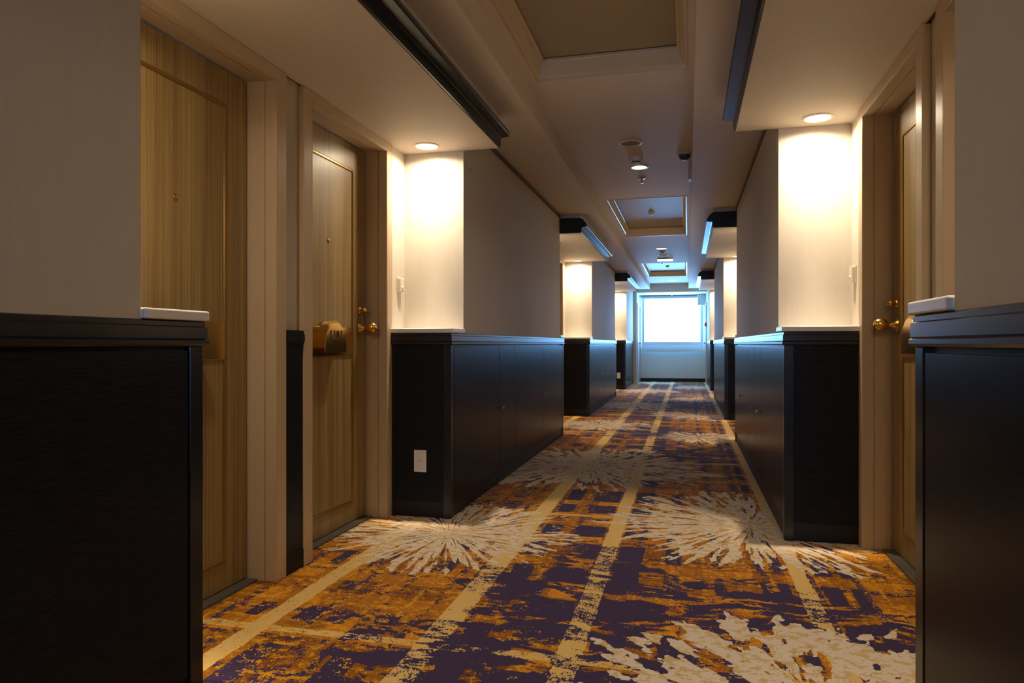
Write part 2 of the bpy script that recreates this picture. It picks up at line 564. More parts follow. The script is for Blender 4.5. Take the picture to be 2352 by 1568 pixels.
side_wall('wall_left', -1, DOORS_L, 'cream woven wallpaper wall along the left of the corridor')
side_wall('wall_right', 1, DOORS_R, 'cream woven wallpaper wall along the right of the corridor')
BX0, BX1, BZ0, BZ1 = -1.05, 0.27, 0.75, 2.05
struct('wall_back', boxes((-1.9, BX0, YB - 0.15, YB, 0, TOP), (BX1, 1.1, YB - 0.15, YB, 0, TOP), (BX0, BX1, YB - 0.15, YB, 0, BZ0), (BX0, BX1, YB - 0.15, YB, BZ1, TOP)), M_WALL, 'plain wallpapered wall closing the corridor behind the viewer', 'wall')

# end wall with the window opening
WX0, WX1, WZ0, WZ1 = -1.04, 0.36, 0.96, 2.06
struct('wall_end', boxes((-1.9, WX0, YE, YE + 0.2, 0, TOP), (WX1, 1.1, YE, YE + 0.2, 0, TOP), (WX0, WX1, YE, YE + 0.2, 0, WZ0), (WX0, WX1, YE, YE + 0.2, WZ1, TOP)),
       M_WALL, 'pale wall below and around the bright window at the corridor end', 'wall')
struct('baseboard_end', boxes((END_X0 + 0.002, END_X1 - 0.002, YE - 0.014, YE, 0.0, 0.085)), M_KICK, 'black baseboard under the window at the corridor end', 'baseboard')
w = tag(empty('window_1', (0, 0, 0)), 'bright window behind the white blind at the corridor end', 'window', None, 'structure')
fb = bmesh.new()
for b in ((WX0, WX0 + .05, WZ0, WZ1), (WX1 - .05, WX1, WZ0, WZ1), (WX0 + .05, WX1 - .05, WZ0, WZ0 + .05), (WX0 + .05, WX1 - .05, WZ1 - .05, WZ1), (-.36, -.32, WZ0 + .05, WZ1 - .05)):
    box(fb, b[0], b[1], YE + .08, YE + .14, b[2], b[3])
obj('window_frame', fb, M_GREYPLASTIC, w)
obj('window_pane', boxes((WX0 + .05, WX1 - .05, YE + .105, YE + .111, WZ0 + .05, WZ1 - .05)), M_GLASS, w)

w = tag(empty('window_2', (0, 0, 0)), 'daylit frosted window at the corridor end behind the viewer', 'window', None, 'structure')
fb = bmesh.new()
for b in ((BX0, BX0 + .05, BZ0, BZ1), (BX1 - .05, BX1, BZ0, BZ1), (BX0 + .05, BX1 - .05, BZ0, BZ0 + .05), (BX0 + .05, BX1 - .05, BZ1 - .05, BZ1)):
    box(fb, b[0], b[1], YB - .12, YB - .06, b[2], b[3])
obj('window_frame', fb, M_GREYPLASTIC, w)
obj('window_pane', boxes((BX0 + .05, BX1 - .05, YB - .095, YB - .085, BZ0 + .05, BZ1 - .05)), emitter('frosted_daylight_pane', SHADE_COL, BACK_GLOW), w)

# ------------------------------------------------------------------ ceiling
TRAYS = [(1.25, 3.70), (6.93, 9.37), (12.55, 15.05)]
HEADER = 16.95
cb = bmesh.new()
box(cb, WL - .3, BL, YB, HEADER, CEIL, TOP + .1)
box(cb, BR, WR + .3, YB, HEADER, CEIL, TOP + .1)
y = YB
TX0, TX1 = -0.785, 0.0
TRAYZ = 2.465                    # ceiling inside the trays
for a, b in TRAYS:
    box(cb, BL, BR, y, a, CEN, TOP + .1)
    box(cb, BL, TX0, a, b, CEN, TOP + .1)
    box(cb, TX1, BR, a, b, CEN, TOP + .1)
    y = b
box(cb, BL, BR, y, HEADER, CEN, TOP + .1)
box(cb, WL - .3, WR + .3, HEADER, YE, 2.165, TOP + .1)
struct('ceiling', cb, M_CEIL_LIT, 'beige papered ceiling with raised middle band and recessed trays', 'ceiling')

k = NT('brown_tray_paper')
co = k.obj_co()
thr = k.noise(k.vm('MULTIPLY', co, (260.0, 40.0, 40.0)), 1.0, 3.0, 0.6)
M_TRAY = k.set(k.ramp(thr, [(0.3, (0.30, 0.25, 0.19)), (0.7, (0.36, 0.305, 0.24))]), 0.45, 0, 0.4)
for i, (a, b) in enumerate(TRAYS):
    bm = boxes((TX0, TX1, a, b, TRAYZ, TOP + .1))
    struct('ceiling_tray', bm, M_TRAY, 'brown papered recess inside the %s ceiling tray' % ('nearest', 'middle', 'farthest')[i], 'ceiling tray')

# coffer mouldings (closed rings of moulding inside each tray)
prof = [(0.0, -0.004), (0.0, 0.096), (0.050, 0.096), (0.050, 0.084), (0.044, 0.080), (0.036, 0.058), (0.016, 0.014), (0.010, 0.010), (0.008, -0.004)]
TRAYNAME = ['nearest ceiling tray', 'middle ceiling tray', 'farthest ceiling tray']
for i, (a, b) in enumerate(TRAYS):
    bm = bmesh.new()
    loops = []
    for d, h in prof:
        loops.append([bm.verts.new(q) for q in ((TX0 + d, a + d, CEN + h), (TX1 - d, a + d, CEN + h), (TX1 - d, b - d, CEN + h), (TX0 + d, b - d, CEN + h))])
    n = len(loops)
    for j in range(n):
        A, B = loops[j], loops[(j + 1) % n]
        for q in range(4):
            bm.faces.new((A[q], A[(q + 1) % 4], B[(q + 1) % 4], B[q]))
    struct('trim_%d' % (i + 1), bm, M_COFFER, 'glossy cream moulding around the ' + TRAYNAME[i], 'moulding')

# soffits over the alcoves with their charcoal crowns
n_trim = 4
SN = ['nearest', 'second', 'third']
for side, sn in ((-1, 'left'), (1, 'right')):
    wx = WL if side < 0 else WR
    fr = -1.03 if side < 0 else 0.245
    px_ = XL if side < 0 else XR
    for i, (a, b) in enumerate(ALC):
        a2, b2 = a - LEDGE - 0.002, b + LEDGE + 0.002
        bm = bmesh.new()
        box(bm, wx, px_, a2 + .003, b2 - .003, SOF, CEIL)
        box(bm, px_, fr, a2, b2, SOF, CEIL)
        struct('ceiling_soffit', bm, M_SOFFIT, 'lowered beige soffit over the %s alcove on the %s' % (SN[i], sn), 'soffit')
        o = -side
        P = [(0.0, 0.003), (0.010, 0.003), (0.012, 0.052), (0.020, 0.056), (0.062, 0.062), (0.066, 0.068), (0.064, 0.078), (0.050, 0.105), (0.030, 0.130), (0.0, 0.150)]
        bm = bmesh.new()
        prism(bm, [(fr + o * p, SOF + q) for p, q in P], a2 - .012, b2 + .0, lambda p, q, t: (p, t, q))
        # return across the near end of the soffit
        prism(bm, [(fr, SOF + .003), (fr, SOF + .150), (px_, SOF + .150), (px_, SOF + .003)], a2 - .012, a2, lambda p, q, t: (p, t, q))
        struct('trim_%d' % n_trim, bm, M_CROWN, 'charcoal crown moulding edging the %s soffit on the %s' % (SN[i], sn), 'moulding')
        n_trim += 1
    # dark picture rail at the top of each upper wall
    for i, (a, b) in enumerate(PIERS[1:]):
        b2 = 16.84 if i == 2 else b - LEDGE - .014
        bm = boxes((px_, px_ + o * 0.010, a + LEDGE + .004, b2, CEIL - 0.030, CEIL - 0.002))
        struct('trim_%d' % n_trim, bm, M_TRIM, 'thin charcoal strip where the ceiling meets the %s wall section on the %s' % (SN[i], sn), 'strip')
        n_trim += 1


# ------------------------------------------------------------------ low cabinets
def cabinet(side, y0, y1, seams, knobs, label, near_ledge=True, far_ledge=True):
    """charcoal built-in cabinet standing between two alcoves"""
    s = -side                                   # direction out into the corridor
    f = XL if side < 0 else XR
    wx = (WL + 0.002) if side < 0 else (WR - 0.002)
    t = tag(empty('low_cabinet', (f, (y0 + y1) / 2, 0)), label, 'cabinet', 'charcoal low cabinets along the corridor')
    loc = Vector(t.location)

    def part(name, bm, mat, par=t, **k):
        bmesh.ops.translate(bm, verts=bm.verts[:], vec=-loc)
        return obj(name, bm, mat, par, **k)
    top = CAP - 0.064
    part('carcass', boxes((wx, f - s * 0.012, y0 + 0.006, y1 - 0.006, 0.088, top)), M_PANEL)
    part('kickboard', boxes((wx, f - s * 0.008, y0 + 0.012, y1 - 0.012, 0.0, 0.088)), M_KICK)
    for ya, yb in ((y0, y0 + 0.05), (y1 - 0.05, y1)):
        part('corner_post', boxes((f - s * 0.045, f, ya, yb, 0.0, top)), M_TRIM, bevel=0.003)
    edges = [y0 + 0.056] + seams + [y1 - 0.056]
    for a, b in zip(edges, edges[1:]):
        d = part('door', boxes((f - s * 0.012, f - s * 0.001, a + 0.002, b - 0.002, 0.094, top - 0.012)), M_PANEL, bevel=0.0015)
        for ky in knobs:
            if a < ky < b:
                bm = bmesh.new()
                lathe(bm, [(0.004, 0.0), (0.004, 0.009), (0.010, 0.012), (0.012, 0.017), (0.010, 0.021), (0.004, 0.023)], (f - s * 0.001, ky, 0.51), 'x', 20, s)
                bmesh.ops.translate(bm, verts=bm.verts[:], vec=-loc)
                tag(obj('knob', bm, M_STEEL, d, smooth=True), 'small steel knob')
    # cap rail: stepped moulding round three sides
    P = [(0.0, top), (0.004, top), (0.010, top + .006), (0.010, top + .014), (0.005, top + .018), (0.007, top + .020), (0.007, top + .048), (0.003, top + .051), (0.003, top + .061), (0.0, CAP)]
    bm = bmesh.new()
    rings = []
    ym = (y0 - 0, y1 + 0)
    for d, z in P:
        x = f + s * d
        rings.append([bm.verts.new(q) for q in ((wx, y0 - d, z), (x, y0 - d, z), (x, y1 + d, z), (wx, y1 + d, z))])
    for A, B in zip(rings, rings[1:]):
        for q in range(3):
            bm.faces.new((A[q], A[q + 1], B[q + 1], B[q]))
    bm.faces.new(rings[0])
    bm.faces.new(rings[-1])
    bm.faces.new([r[0] for r in rings])
    bm.faces.new([r[3] for r in rings])
    part('cap_rail', bm, M_TRIM)
    for on, a, b in ((near_ledge, y0 - 0.010, y0 + LEDGE - .003), (far_ledge, y1 - LEDGE + .003, y1 + 0.010)):
        if on:
            o = part('ledge', boxes((wx, f + s * 0.012, a, b, CAP + .001, CAP + 0.027)), M_WHITE, bevel=0.004)
            tag(o, 'white lacquered ledge')
    return t


# left side, then right side; near to far
cabinet(-1, PIERS[0][0], PIERS[0][1], [], [], 'charcoal low cabinet nearest the viewer at the left edge, white ledge end', False, True)
cabinet(-1, PIERS[1][0], PIERS[1][1], [4.61, 5.06, 6.15], [4.66, 6.10], 'charcoal low cabinet with a power outlet on its end, first past the left doors')
cabinet(-1, PIERS[2][0], PIERS[2][1], [10.79, 11.60, 11.88], [10.46, 11.95], 'second charcoal low cabinet on the left, below the second bright wall face')
cabinet(-1, PIERS[3][0], PIERS[3][1], [15.6, 16.2], [], 'farthest left charcoal low cabinet, beside the end window door', True, False)
cabinet(1, PIERS[0][0], PIERS[0][1], [], [], 'charcoal low cabinet nearest the viewer at the right edge, rounded white ledge', False, True)
cabinet(1, PIERS[1][0], PIERS[1][1], [4.66, 5.15, 5.72, 6.69], [4.79, 6.28], 'charcoal low cabinet below the bright right wall face, beside the right door')
cabinet(1, PIERS[2][0], PIERS[2][1], [10.31, 11.10, 11.99], [10.38], 'second charcoal low cabinet on the right past the right door')
cabinet(1, PIERS[3][0], PIERS[3][1], [15.6, 16.2], [], 'farthest right charcoal low cabinet, near the red alarm lamp', True, False)

# dark dado between the two doors of an alcove
for side, sn, w, off in ((-1, 'left', WL, 0), (1, 'right', WR, 0)):
    s = -side
    bm = bmesh.new()
    box(bm, w - s * .0155, w + s * 0.008, 2.552, 2.688, 0.075, 0.95)
    box(bm, w - s * .0155, w + s * 0.012, 2.552, 2.688, 0.0, 0.075)
    box(bm, w - s * .0155, w + s * 0.014, 2.552, 2.688, 0.95, 1.006)
    box(bm, w - s * .0155, w + s * 0.018, 2.552, 2.688, 0.958, 0.99)
    struct('trim_%d' % n_trim, bm, M_PANEL, 'narrow charcoal dado panel between the two nearest %s doors' % sn, 'panel')
    n_trim += 1


# ------------------------------------------------------------------ guest room doors
def ring_frame(bm, y0, y1, z0, z1, x, s, w, h):
    """raised moulding round a rectangle lying in the plane x"""
    P = [(0, 0), (0.0, h * .6), (w * .3, h), (w * .7, h), (w, h * .4), (w, 0)]
    L = []
    for d, hh in P:
        L.append([bm.verts.new((x + s * hh, a, b)) for a, b in ((y0 + d, z0 + d), (y1 - d, z0 + d), (y1 - d, z1 - d), (y0 + d, z1 - d))])
    for A, B in zip(L, L[1:]):
        for q in range(4):
            bm.faces.new((A[q], A[(q + 1) % 4], B[(q + 1) % 4], B[q]))


N_DOOR = 1


def guest_door(side, y0, y1, label, digits=None, hinge_near=True, full=True):
    global N_DOOR
    s = -side
    w = WL if side < 0 else WR
    face = w + s * 0.014                       # front of the casing
    leaf = w - s * 0.120                       # front of the leaf
    t = tag(empty('door_%d' % N_DOOR, (leaf, (y0 + y1) / 2, 0)), label, 'door', None, 'structure')
    N_DOOR += 1
    loc = Vector(t.location)

    def part(name, bm, mat, par=t, off=True, **k):
        bmesh.ops.translate(bm, verts=bm.verts[:], vec=-loc)
        return obj(name, bm, mat, par, **k)
    # casing: lining + stop groove + face boards
    J = 0.062
    bm = bmesh.new()
    for ya, yb, d in ((y0 - .0, y0 + 0.004, 1), (y1 - 0.004, y1 + .0, -1)):
        box(bm, leaf - s * .05, w + s * .0, ya, yb, 0, HEAD)
    for ya, yb in ((y0 - J, y0 + 0.004), (y1 - 0.004, y1 + J)):
        box(bm, w if ya > y1 - .1 and y1 > 3 or ya < 1.62 else w - s * .0155, face, ya, yb, 0, HEAD)
    box(bm, w, face, y0 - J, y1 + J, HEAD - .004, SOF - .001)
    if y1 < 4:
        box(bm, w - s * .0155, w, max(y0 - J, 2.552) if y0 > 2.6 else y1, y0 if y0 > 2.6 else 2.552, HEAD - .004, SOF - .001)
    box(bm, leaf - s * .05, w, y0, y1, HEAD - 0.004, HEAD)
    # second step of the reveal
    for ya, yb in ((y0 + .004, y0 + .010), (y1 - .010, y1 - .004)):
        box(bm, leaf + s * 0.010, leaf + s * 0.080, ya, yb, 0, HEAD - .004)
        box(bm, leaf + s * 0.084, leaf + s * 0.134, ya, yb, 0, HEAD - .004)
    box(bm, leaf + s * 0.010, leaf + s * 0.080, y0 + .010, y1 - .010, HEAD - .012, HEAD - .004)
    box(bm, leaf + s * 0.084, leaf + s * 0.134, y0 + .010, y1 - .010, HEAD - .012, HEAD - .004)
    part('door_frame', bm, M_FRAME, bevel=0.002)
    # leaf
    z0 = 0.012
    part('leaf', boxes((leaf - s * .045, leaf, y0 + 0.011, y1 - 0.011, z0, HEAD - .013)), M_WOOD)
    bm = bmesh.new()
    py0, py1 = y0 + 0.145, y1 - 0.145
    ring_frame(bm, py0, py1, 0.115, 1.87, leaf, s, 0.015, 0.006)
    tag(part('panel_moulding', bm, M_BRONZE), 'thin gilded moulding')
    bm = bmesh.new()
    box(bm, leaf, leaf + s * 0.006, py0 + .015, py1 - .015, 0.89, 1.034)
    tag(part('brass_band', bm, M_BRASS, bevel=0.0015), 'brass band')
    # arched number box on the band
    cy = (y0 + y1) / 2 - 0.035
    bw, zb, zt = 0.105, 0.908, 1.053
    r = bw

    def arch(wd, zlo, zhi):
        zc = zhi - wd
        pts = [(cy - wd, zlo), (cy + wd, zlo)]
        for q in range(0, 17):
            a = PI * q / 16
            pts.append((cy + wd * math.cos(a), zc + wd * math.sin(a)))
        return pts
    if full:
        bm = bmesh.new()
        prism(bm, arch(bw - .012, zb + .022, zt + .010), leaf + s * .006, leaf + s * .052, lambda p, q, a: (a, p, q))
        nb = part('number_box', bm, M_BRASSSATIN, smooth=True)
        bm = bmesh.new()
        prism(bm, arch(bw, zb, zt), leaf + s * .052, leaf + s * .057, lambda p, q, a: (a, p, q))
        part('face_plate', bm, M_BRASS, nb, bevel=0.001)
        if digits:
            cu = bpy.data.curves.new('room_number', 'FONT')
            cu.body = digits
            cu.size = 0.050
            cu.space_character = 1.35
            cu.extrude = 0.0012
            cu.align_x = 'CENTER'
            cu.align_y = 'CENTER'
            tx = bpy.data.objects.new('room_number', cu)
            COL.objects.link(tx)
            cu.materials.append(M_BRASSDARK)
            tx.parent = nb
            tx.location = Vector((leaf + s * .0582, cy, 0.996)) - loc
            tx.rotation_euler = (PI / 2, 0, PI / 2 if s > 0 else -PI / 2)
            tag(tx, 'room number digits')
            bm = boxes((leaf + s * .057, leaf + s * .0585, cy - .040, cy + .040, 0.965, 0.970))
            part('engraved_line', bm, M_BRASSDARK, nb)
    # lever-free egg knob, rose, deadbolt turn, peephole
    ky = (y1 - 0.062) if hinge_near else (y0 + 0.068)
    bm = bmesh.new()
    lathe(bm, [(0.034, 0.0), (0.034, 0.003), (0.028, 0.008), (0.017, 0.016), (0.0125, 0.024), (0.011, 0.034), (0.012, 0.040), (0.022, 0.046), (0.0275, 0.056),
               (0.029, 0.070), (0.027, 0.084), (0.020, 0.095), (0.010, 0.100)], (leaf, ky, 1.036), 'x', 28, s)
    part('knob', bm, M_BRASS, smooth=True)
    bm = bmesh.new()
    lathe(bm, [(0.027, 0.0), (0.027, 0.004), (0.022, 0.010), (0.012, 0.013), (0.008, 0.016)], (leaf, ky, 1.132), 'x', 24, s)
    lathe(bm, [(0.003, -.021), (0.012, -.017), (0.0155, -.008), (0.016, 0.0), (0.0155, 0.008), (0.012, .017), (0.003, .021)], (leaf + s * .030, ky, 1.132), 'y', 20)
    part('deadbolt', bm, M_BRASS, smooth=True)
    bm = bmesh.new()
    lathe(bm, [(0.0095, 0.0), (0.0095, 0.003), (0.006, 0.005), (0.0055, 0.003)], (leaf, (y0 + y1) / 2 - .005, 1.459), 'x', 18, s)
    part('peephole', bm, M_BRASS, smooth=True)
    part('threshold', boxes((leaf - s * .05, leaf + s * .050, y0 + .011, y1 - .011, 0, 0.008)), M_THRESH)
    return t


guest_door(-1, *DOORS_L[0], 'wood grain guest room door nearest at left, half hidden by the cabinet', hinge_near=False)
guest_door(-1, *DOORS_L[1], 'wood grain guest room door with arched brass number box and egg knob', '1107')
guest_door(-1, *DOORS_L[2], 'wood guest room door mostly hidden past the first left wall section')
guest_door(1, *DOORS_R[0], 'guest room door nearest at right, only its beige frame showing', hinge_near=False)
guest_door(1, *DOORS_R[1], 'guest room door at right with brass egg knob facing the corridor')


# grey service doors by the end window
def service_door(side, y0, y1, label):
    global N_DOOR
    s = -side
    f = END_X0 if side < 0 else END_X1
    t = tag(empty('door_%d' % N_DOOR, (f, (y0 + y1) / 2, 0)), label, 'door', None, 'structure')
    N_DOOR += 1
    loc = Vector(t.location)

    def part(name, bm, mat, par=t, **k):
        bmesh.ops.translate(bm, verts=bm.verts[:], vec=-loc)
        return obj(name, bm, mat, par, **k)
    bm = bmesh.new()
    box(bm, f, f + s * .022, y0 - .05, y0, 0, 1.87)
    box(bm, f, f + s * .022, y1, y1 + .05, 0, 1.87)
    box(bm, f, f + s * .022, y0 - .05, y1 + .05, 1.87, 1.92)
    part('door_frame', bm, M_FRAME)
    part('leaf', boxes((f, f + s * .010, y0 + .003, y1 - .003, 0.01, 1.868)), M_GREYPAINT)
    bm = bmesh.new()
    lathe(bm, [(0.026, 0.0), (0.026, 0.004), (0.011, 0.008), (0.011, 0.028), (0.026, 0.036), (0.029, 0.050), (0.018, 0.062)], (f + s * .010, y1 - .42 if side < 0 else y1 - .1, 0.97), 'x', 20, s)
    part('knob', bm, M_STEEL, smooth=True)


service_door(-1, 16.98, 17.86, 'dark grey service door on the left beside the end window')
service_door(1, 16.98, 17.50, 'dark grey service door on the right behind the red alarm lamp')


# ------------------------------------------------------------------ lamps
BEAM = [(0, 1.0), (4, .95), (7, .70), (10, .41), (13, .27), (19, .23), (25, .20), (35, .16), (45, .105), (60, .055), (84, .014)]


def beam_profile(ld):
    """photometric profile of a narrow reflector lamp: intensity over the angle from the axis"""
    ld.use_nodes = True
    nt = ld.node_tree
    em = nt.nodes['Emission']
    tc = nt.nodes.new('ShaderNodeTexCoord')
    sp = nt.nodes.new('ShaderNodeSeparateXYZ')
    ab = nt.nodes.new('ShaderNodeMath')
    ab.operation = 'ABSOLUTE'
    ac = nt.nodes.new('ShaderNodeMath')
    ac.operation = 'ARCCOSINE'
    dv = nt.nodes.new('ShaderNodeMath')
    dv.operation = 'DIVIDE'
    dv.inputs[1].default_value = PI / 2
    cr = nt.nodes.new('ShaderNodeValToRGB')
    while len(cr.color_ramp.elements) < len(BEAM):
        cr.color_ramp.elements.new(0.5)
    for e, (a, v) in zip(cr.color_ramp.elements, BEAM):
        e.position = a / 90.0
        e.color = (v, v, v, 1)
    L = nt.links.new
    L(tc.outputs['Normal'], sp.inputs[0])
    L(sp.outputs[2], ab.inputs[0])
    L(ab.outputs[0], ac.inputs[0])
    L(ac.outputs[0], dv.inputs[0])
    L(dv.outputs[0], cr.inputs[0])
    L(cr.outputs[0], em.inputs['Strength'])


def downlight(x, y, z, label, group, watts, lens, r=0.060, spot=True):
    t = tag(empty('recessed_downlight', (x, y, z)), label, 'ceiling light', group)
    bm = bmesh.new()
    ring = [(r + .012, 0.0005), (r + .012, -.003), (r + .004, -.006), (r, -.006), (r - .003, -.002), (r - .003, 0.0005)]
    L = [[bm.verts.new((q * math.cos(2 * PI * i / 40), q * math.sin(2 * PI * i / 40), h)) for i in range(40)] for q, h in ring]
    for j in range(len(L)):
        A, B = L[j], L[(j + 1) % len(L)]
        for i in range(40):
            bm.faces.new((A[i], A[(i + 1) % 40], B[(i + 1) % 40], B[i]))
    obj('rim', bm, M_WHITE, t, smooth=True)
    bm = bmesh.new()
    lathe(bm, [(r - .004, -.0005), (r - .004, -.0022)], (0, 0, 0), 'z', 40)
    obj('lens', bm, lens, t)
    ld = bpy.data.lights.new('lamp_light', 'SPOT')
    ld.energy = watts
    ld.color = WARM if spot else CENTRE_COL
    ld.spot_size = math.radians(168 if spot else 150)
    ld.spot_blend = 0.2 if spot else 1.0
    if spot:
        beam_profile(ld)
    ld.shadow_soft_size = 0.030
    lo = bpy.data.objects.new('lamp_light', ld)
    COL.objects.link(lo)
    lo.parent = t
    lo.location = (0, 0, -0.012)
    return t


G1 = 'warm downlights over the alcoves'
for i, (a, b) in enumerate(ALC):
    for side, sn, x in ((-1, 'left', -1.41), (1, 'right', 0.620)):
        far = ['lit recessed downlight over the bright wall face past the numbered door',
               'lit recessed downlight over the second bright wall face on the left',
               'lit recessed downlight over the farthest bright wall face on the left'] if side < 0 else \
              ['lit recessed downlight over the bright wall face beside the right door',
               'lit recessed downlight over the second bright wall face on the right',
               'lit recessed downlight over the farthest bright wall face on the right']
        downlight(x, b + 0.082, SOF, far[i], G1, SPOT_W, M_LENS)
        downlight(x, a - 0.082, SOF, 'recessed downlight over the near ledge of the %s alcove on the %s' % (SN[i], sn), G1, SPOT_W, M_LENS)
G2 = 'downlights along the middle ceiling'
downlight(-0.372, 0.76, CEN, 'middle ceiling downlight overhead just in front of the viewer', G2, CENTRE_W * 0.6, M_LENSC, 0.062, False)
downlight(-0.372, 5.70, CEN, 'lit middle ceiling downlight just behind the nearest smoke detector', G2, CENTRE_W * 0.6, M_LENSC, 0.062, False)
downlight(-0.370, 10.64, CEN, 'lit middle ceiling downlight in front of the hanging exit sign', G2, CENTRE_W, M_LENSC, 0.075, False)
downlight(-0.325, 16.1, CEN, 'farthest middle ceiling downlight, just before the header above the window', G2, CENTRE_W * 6, M_LENSC, 0.075, False)


# ------------------------------------------------------------------ ceiling fittings
def smoke_detector(x, y, z, label, r=0.055, h=0.055):
    t = tag(empty('smoke_detector', (x, y, z)), label, 'smoke detector', 'smoke detectors on the ceiling')
    bm = bmesh.new()
    lathe(bm, [(r, 0.0), (r, .012), (r * .96, h * .5), (r * .86, h * .62)], (0, 0, 0), 'z', 28, -1)
    obj('base', bm, M_PLASTIC, t, smooth=True)
    bm = bmesh.new()
    lathe(bm, [(r * .55, h * .62), (r * .55, h * .80)], (0, 0, 0), 'z', 24, -1)
    obj('sensing_slot', bm, M_DARKPLASTIC, t)
    bm = bmesh.new()
    lathe(bm, [(r * .80, h * .80), (r * .78, h * .88), (r * .5, h * 1.0)], (0, 0, 0), 'z', 28, -1)
    obj('cap', bm, M_PLASTIC, t, smooth=True)
    return t


def sprinkler(x, y, z, label, group='sprinkler heads on the ceiling'):
    t = tag(empty('sprinkler_head', (x, y, z)), label, 'sprinkler', group)
    bm = bmesh.new()
    lathe(bm, [(.036, 0.0), (.036, .003), (.030, .007), (.016, .009)], (0, 0, 0), 'z', 24, -1)
    obj('escutcheon', bm, M_STEEL, t, smooth=True)
    bm = bmesh.new()
    lathe(bm, [(.010, .009), (.010, .024), (.006, .028), (.006, .040)], (0, 0, 0), 'z', 16, -1)
    obj('nozzle', bm, M_BRASSSATIN, t, smooth=True)
    bm = bmesh.new()
    lathe(bm, [(.017, .040), (.019, .042), (.015, .044)], (0, 0, 0), 'z', 20, -1)
    obj('deflector', bm, M_STEEL, t, smooth=True)


def ceiling_speaker(x, y, z, label, r=0.083):
    t = tag(empty('ceiling_speaker', (x, y, z)), label, 'speaker', 'round speakers in the middle ceiling')
    bm = bmesh.new()
    ring = [(r, 0.0), (r, -.004), (r * .9, -.007), (r * .78, -.005), (r * .76, 0.0)]
    L = [[bm.verts.new((q * math.cos(2 * PI * i / 40), q * math.sin(2 * PI * i / 40), h)) for i in range(40)] for q, h in ring]
    for j in range(len(L)):
        A, B = L[j], L[(j + 1) % len(L)]
        for i in range(40):
            bm.faces.new((A[i], A[(i + 1) % 40], B[(i + 1) % 40], B[i]))
    obj('ring', bm, M_WHITE, t, smooth=True)
    k = plain('speaker_mesh', (0.20, 0.16, 0.10), 0.6)
    bm = bmesh.new()
    lathe(bm, [(r * .77, .0005), (r * .77, .0022)], (0, 0, 0), 'z', 40, -1)
    obj('grille', bm, k, t)


ceiling_speaker(-0.387, 5.0, CEN, 'round ceiling speaker with cream ring in front of the nearest detector')
ceiling_speaker(-0.371, 11.43, CEN, 'round white-ringed ceiling speaker between far downlight and exit sign', 0.09)
smoke_detector(-0.378, 5.40, CEN, 'smoke detector between round speaker and nearest middle downlight')
smoke_detector(-0.370, 11.02, CEN, 'smoke detector between far middle downlight and far speaker ring', 0.042, 0.04)
smoke_detector(-0.400, 8.26, TRAYZ, 'small smoke detector inside the middle ceiling tray', 0.034, 0.03)
smoke_detector(-0.370, 14.0, TRAYZ, 'small dark smoke detector inside the farthest ceiling tray', 0.036, 0.032)
sprinkler(-0.375, 6.08, CEN, 'sprinkler head just behind the nearest middle ceiling downlight')
sprinkler(-0.420, 12.42, CEN, 'sprinkler head hanging just behind the exit sign')
sprinkler(-0.36, 17.5, 2.165, 'sprinkler head above the middle of the end window')

# hanging exit sign
t = tag(empty('exit_sign', (-0.35, 11.80, CEN)), 'white lit sign box hanging from the middle ceiling far down the corridor', 'sign')
obj('mounting_plate', boxes((-.05, .05, -.02, .02, -.006, 0.0)), M_DARKPLASTIC, t)
obj('housing', boxes((-.126, .126, -.022, .022, -.024, -.006)), M_DARKPLASTIC, t)
obj('lit_face', boxes((-.123, .123, -.024, .024, -.058, -.024)), M_SIGN, t)

# dark dome fitting and small lamp box against the right beam
t = tag(empty('dome_camera', (-0.018, 5.36, CEN)), 'dark glass dome fitting on the ceiling against the right beam', 'camera')
bm = bmesh.new()
lathe(bm, [(.052, 0.0), (.052, .010), (.048, .016)], (0, 0, 0), 'z', 28, -1)
obj('base', bm, M_GREYPLASTIC, t, smooth=True)
bm = bmesh.new()
lathe(bm, [(.044, .016), (.042, .028), (.034, .042), (.018, .052), (.004, .055)], (0, 0, 0), 'z', 28, -1)
obj('dome', bm, M_DARKPLASTIC, t, smooth=True)
t = tag(empty('indicator_box', (BR, 5.75, 2.305)), 'slim grey-blue box on the inner face of the right ceiling beam', 'box')
obj('housing', boxes((-.026, -0.001, -.05, .05, -.058, .05)), M_GREYPLASTIC, t, bevel=.003)
obj('lamp', boxes((-.030, -0.026, -.04, .04, -.050, -.010)), M_WHITE, t, bevel=.001)

# ------------------------------------------------------------------ wall fittings
def door_bell(side, y, z, label):
    s = -side
    w = WL if side < 0 else WR
    t = tag(empty('door_bell', (w, y, z)), label, 'door bell', 'ivory door bells beside the doors')
    bm = boxes((0.0, s * .006, -.030, .030, -.042, .042))
    obj('back_plate', bm, M_PLASTIC, t, bevel=.002)
    bm = boxes((s * .006, s * .022, -.024, .024, -.038, .038))
    obj('cover', bm, M_PLASTIC, t, bevel=.004)
    bm = bmesh.new()
    lathe(bm, [(.009, 0), (.009, .003), (.006, .005)], (s * .022, 0, -.014), 'x', 16, s)
    obj('button', bm, M_WHITE, t, smooth=True)


door_bell(-1, 3.735, 1.285, 'ivory door bell on the left wall beside the numbered door frame')
door_bell(1, 3.745, 1.290, 'ivory door bell on the right wall beside the right door frame')


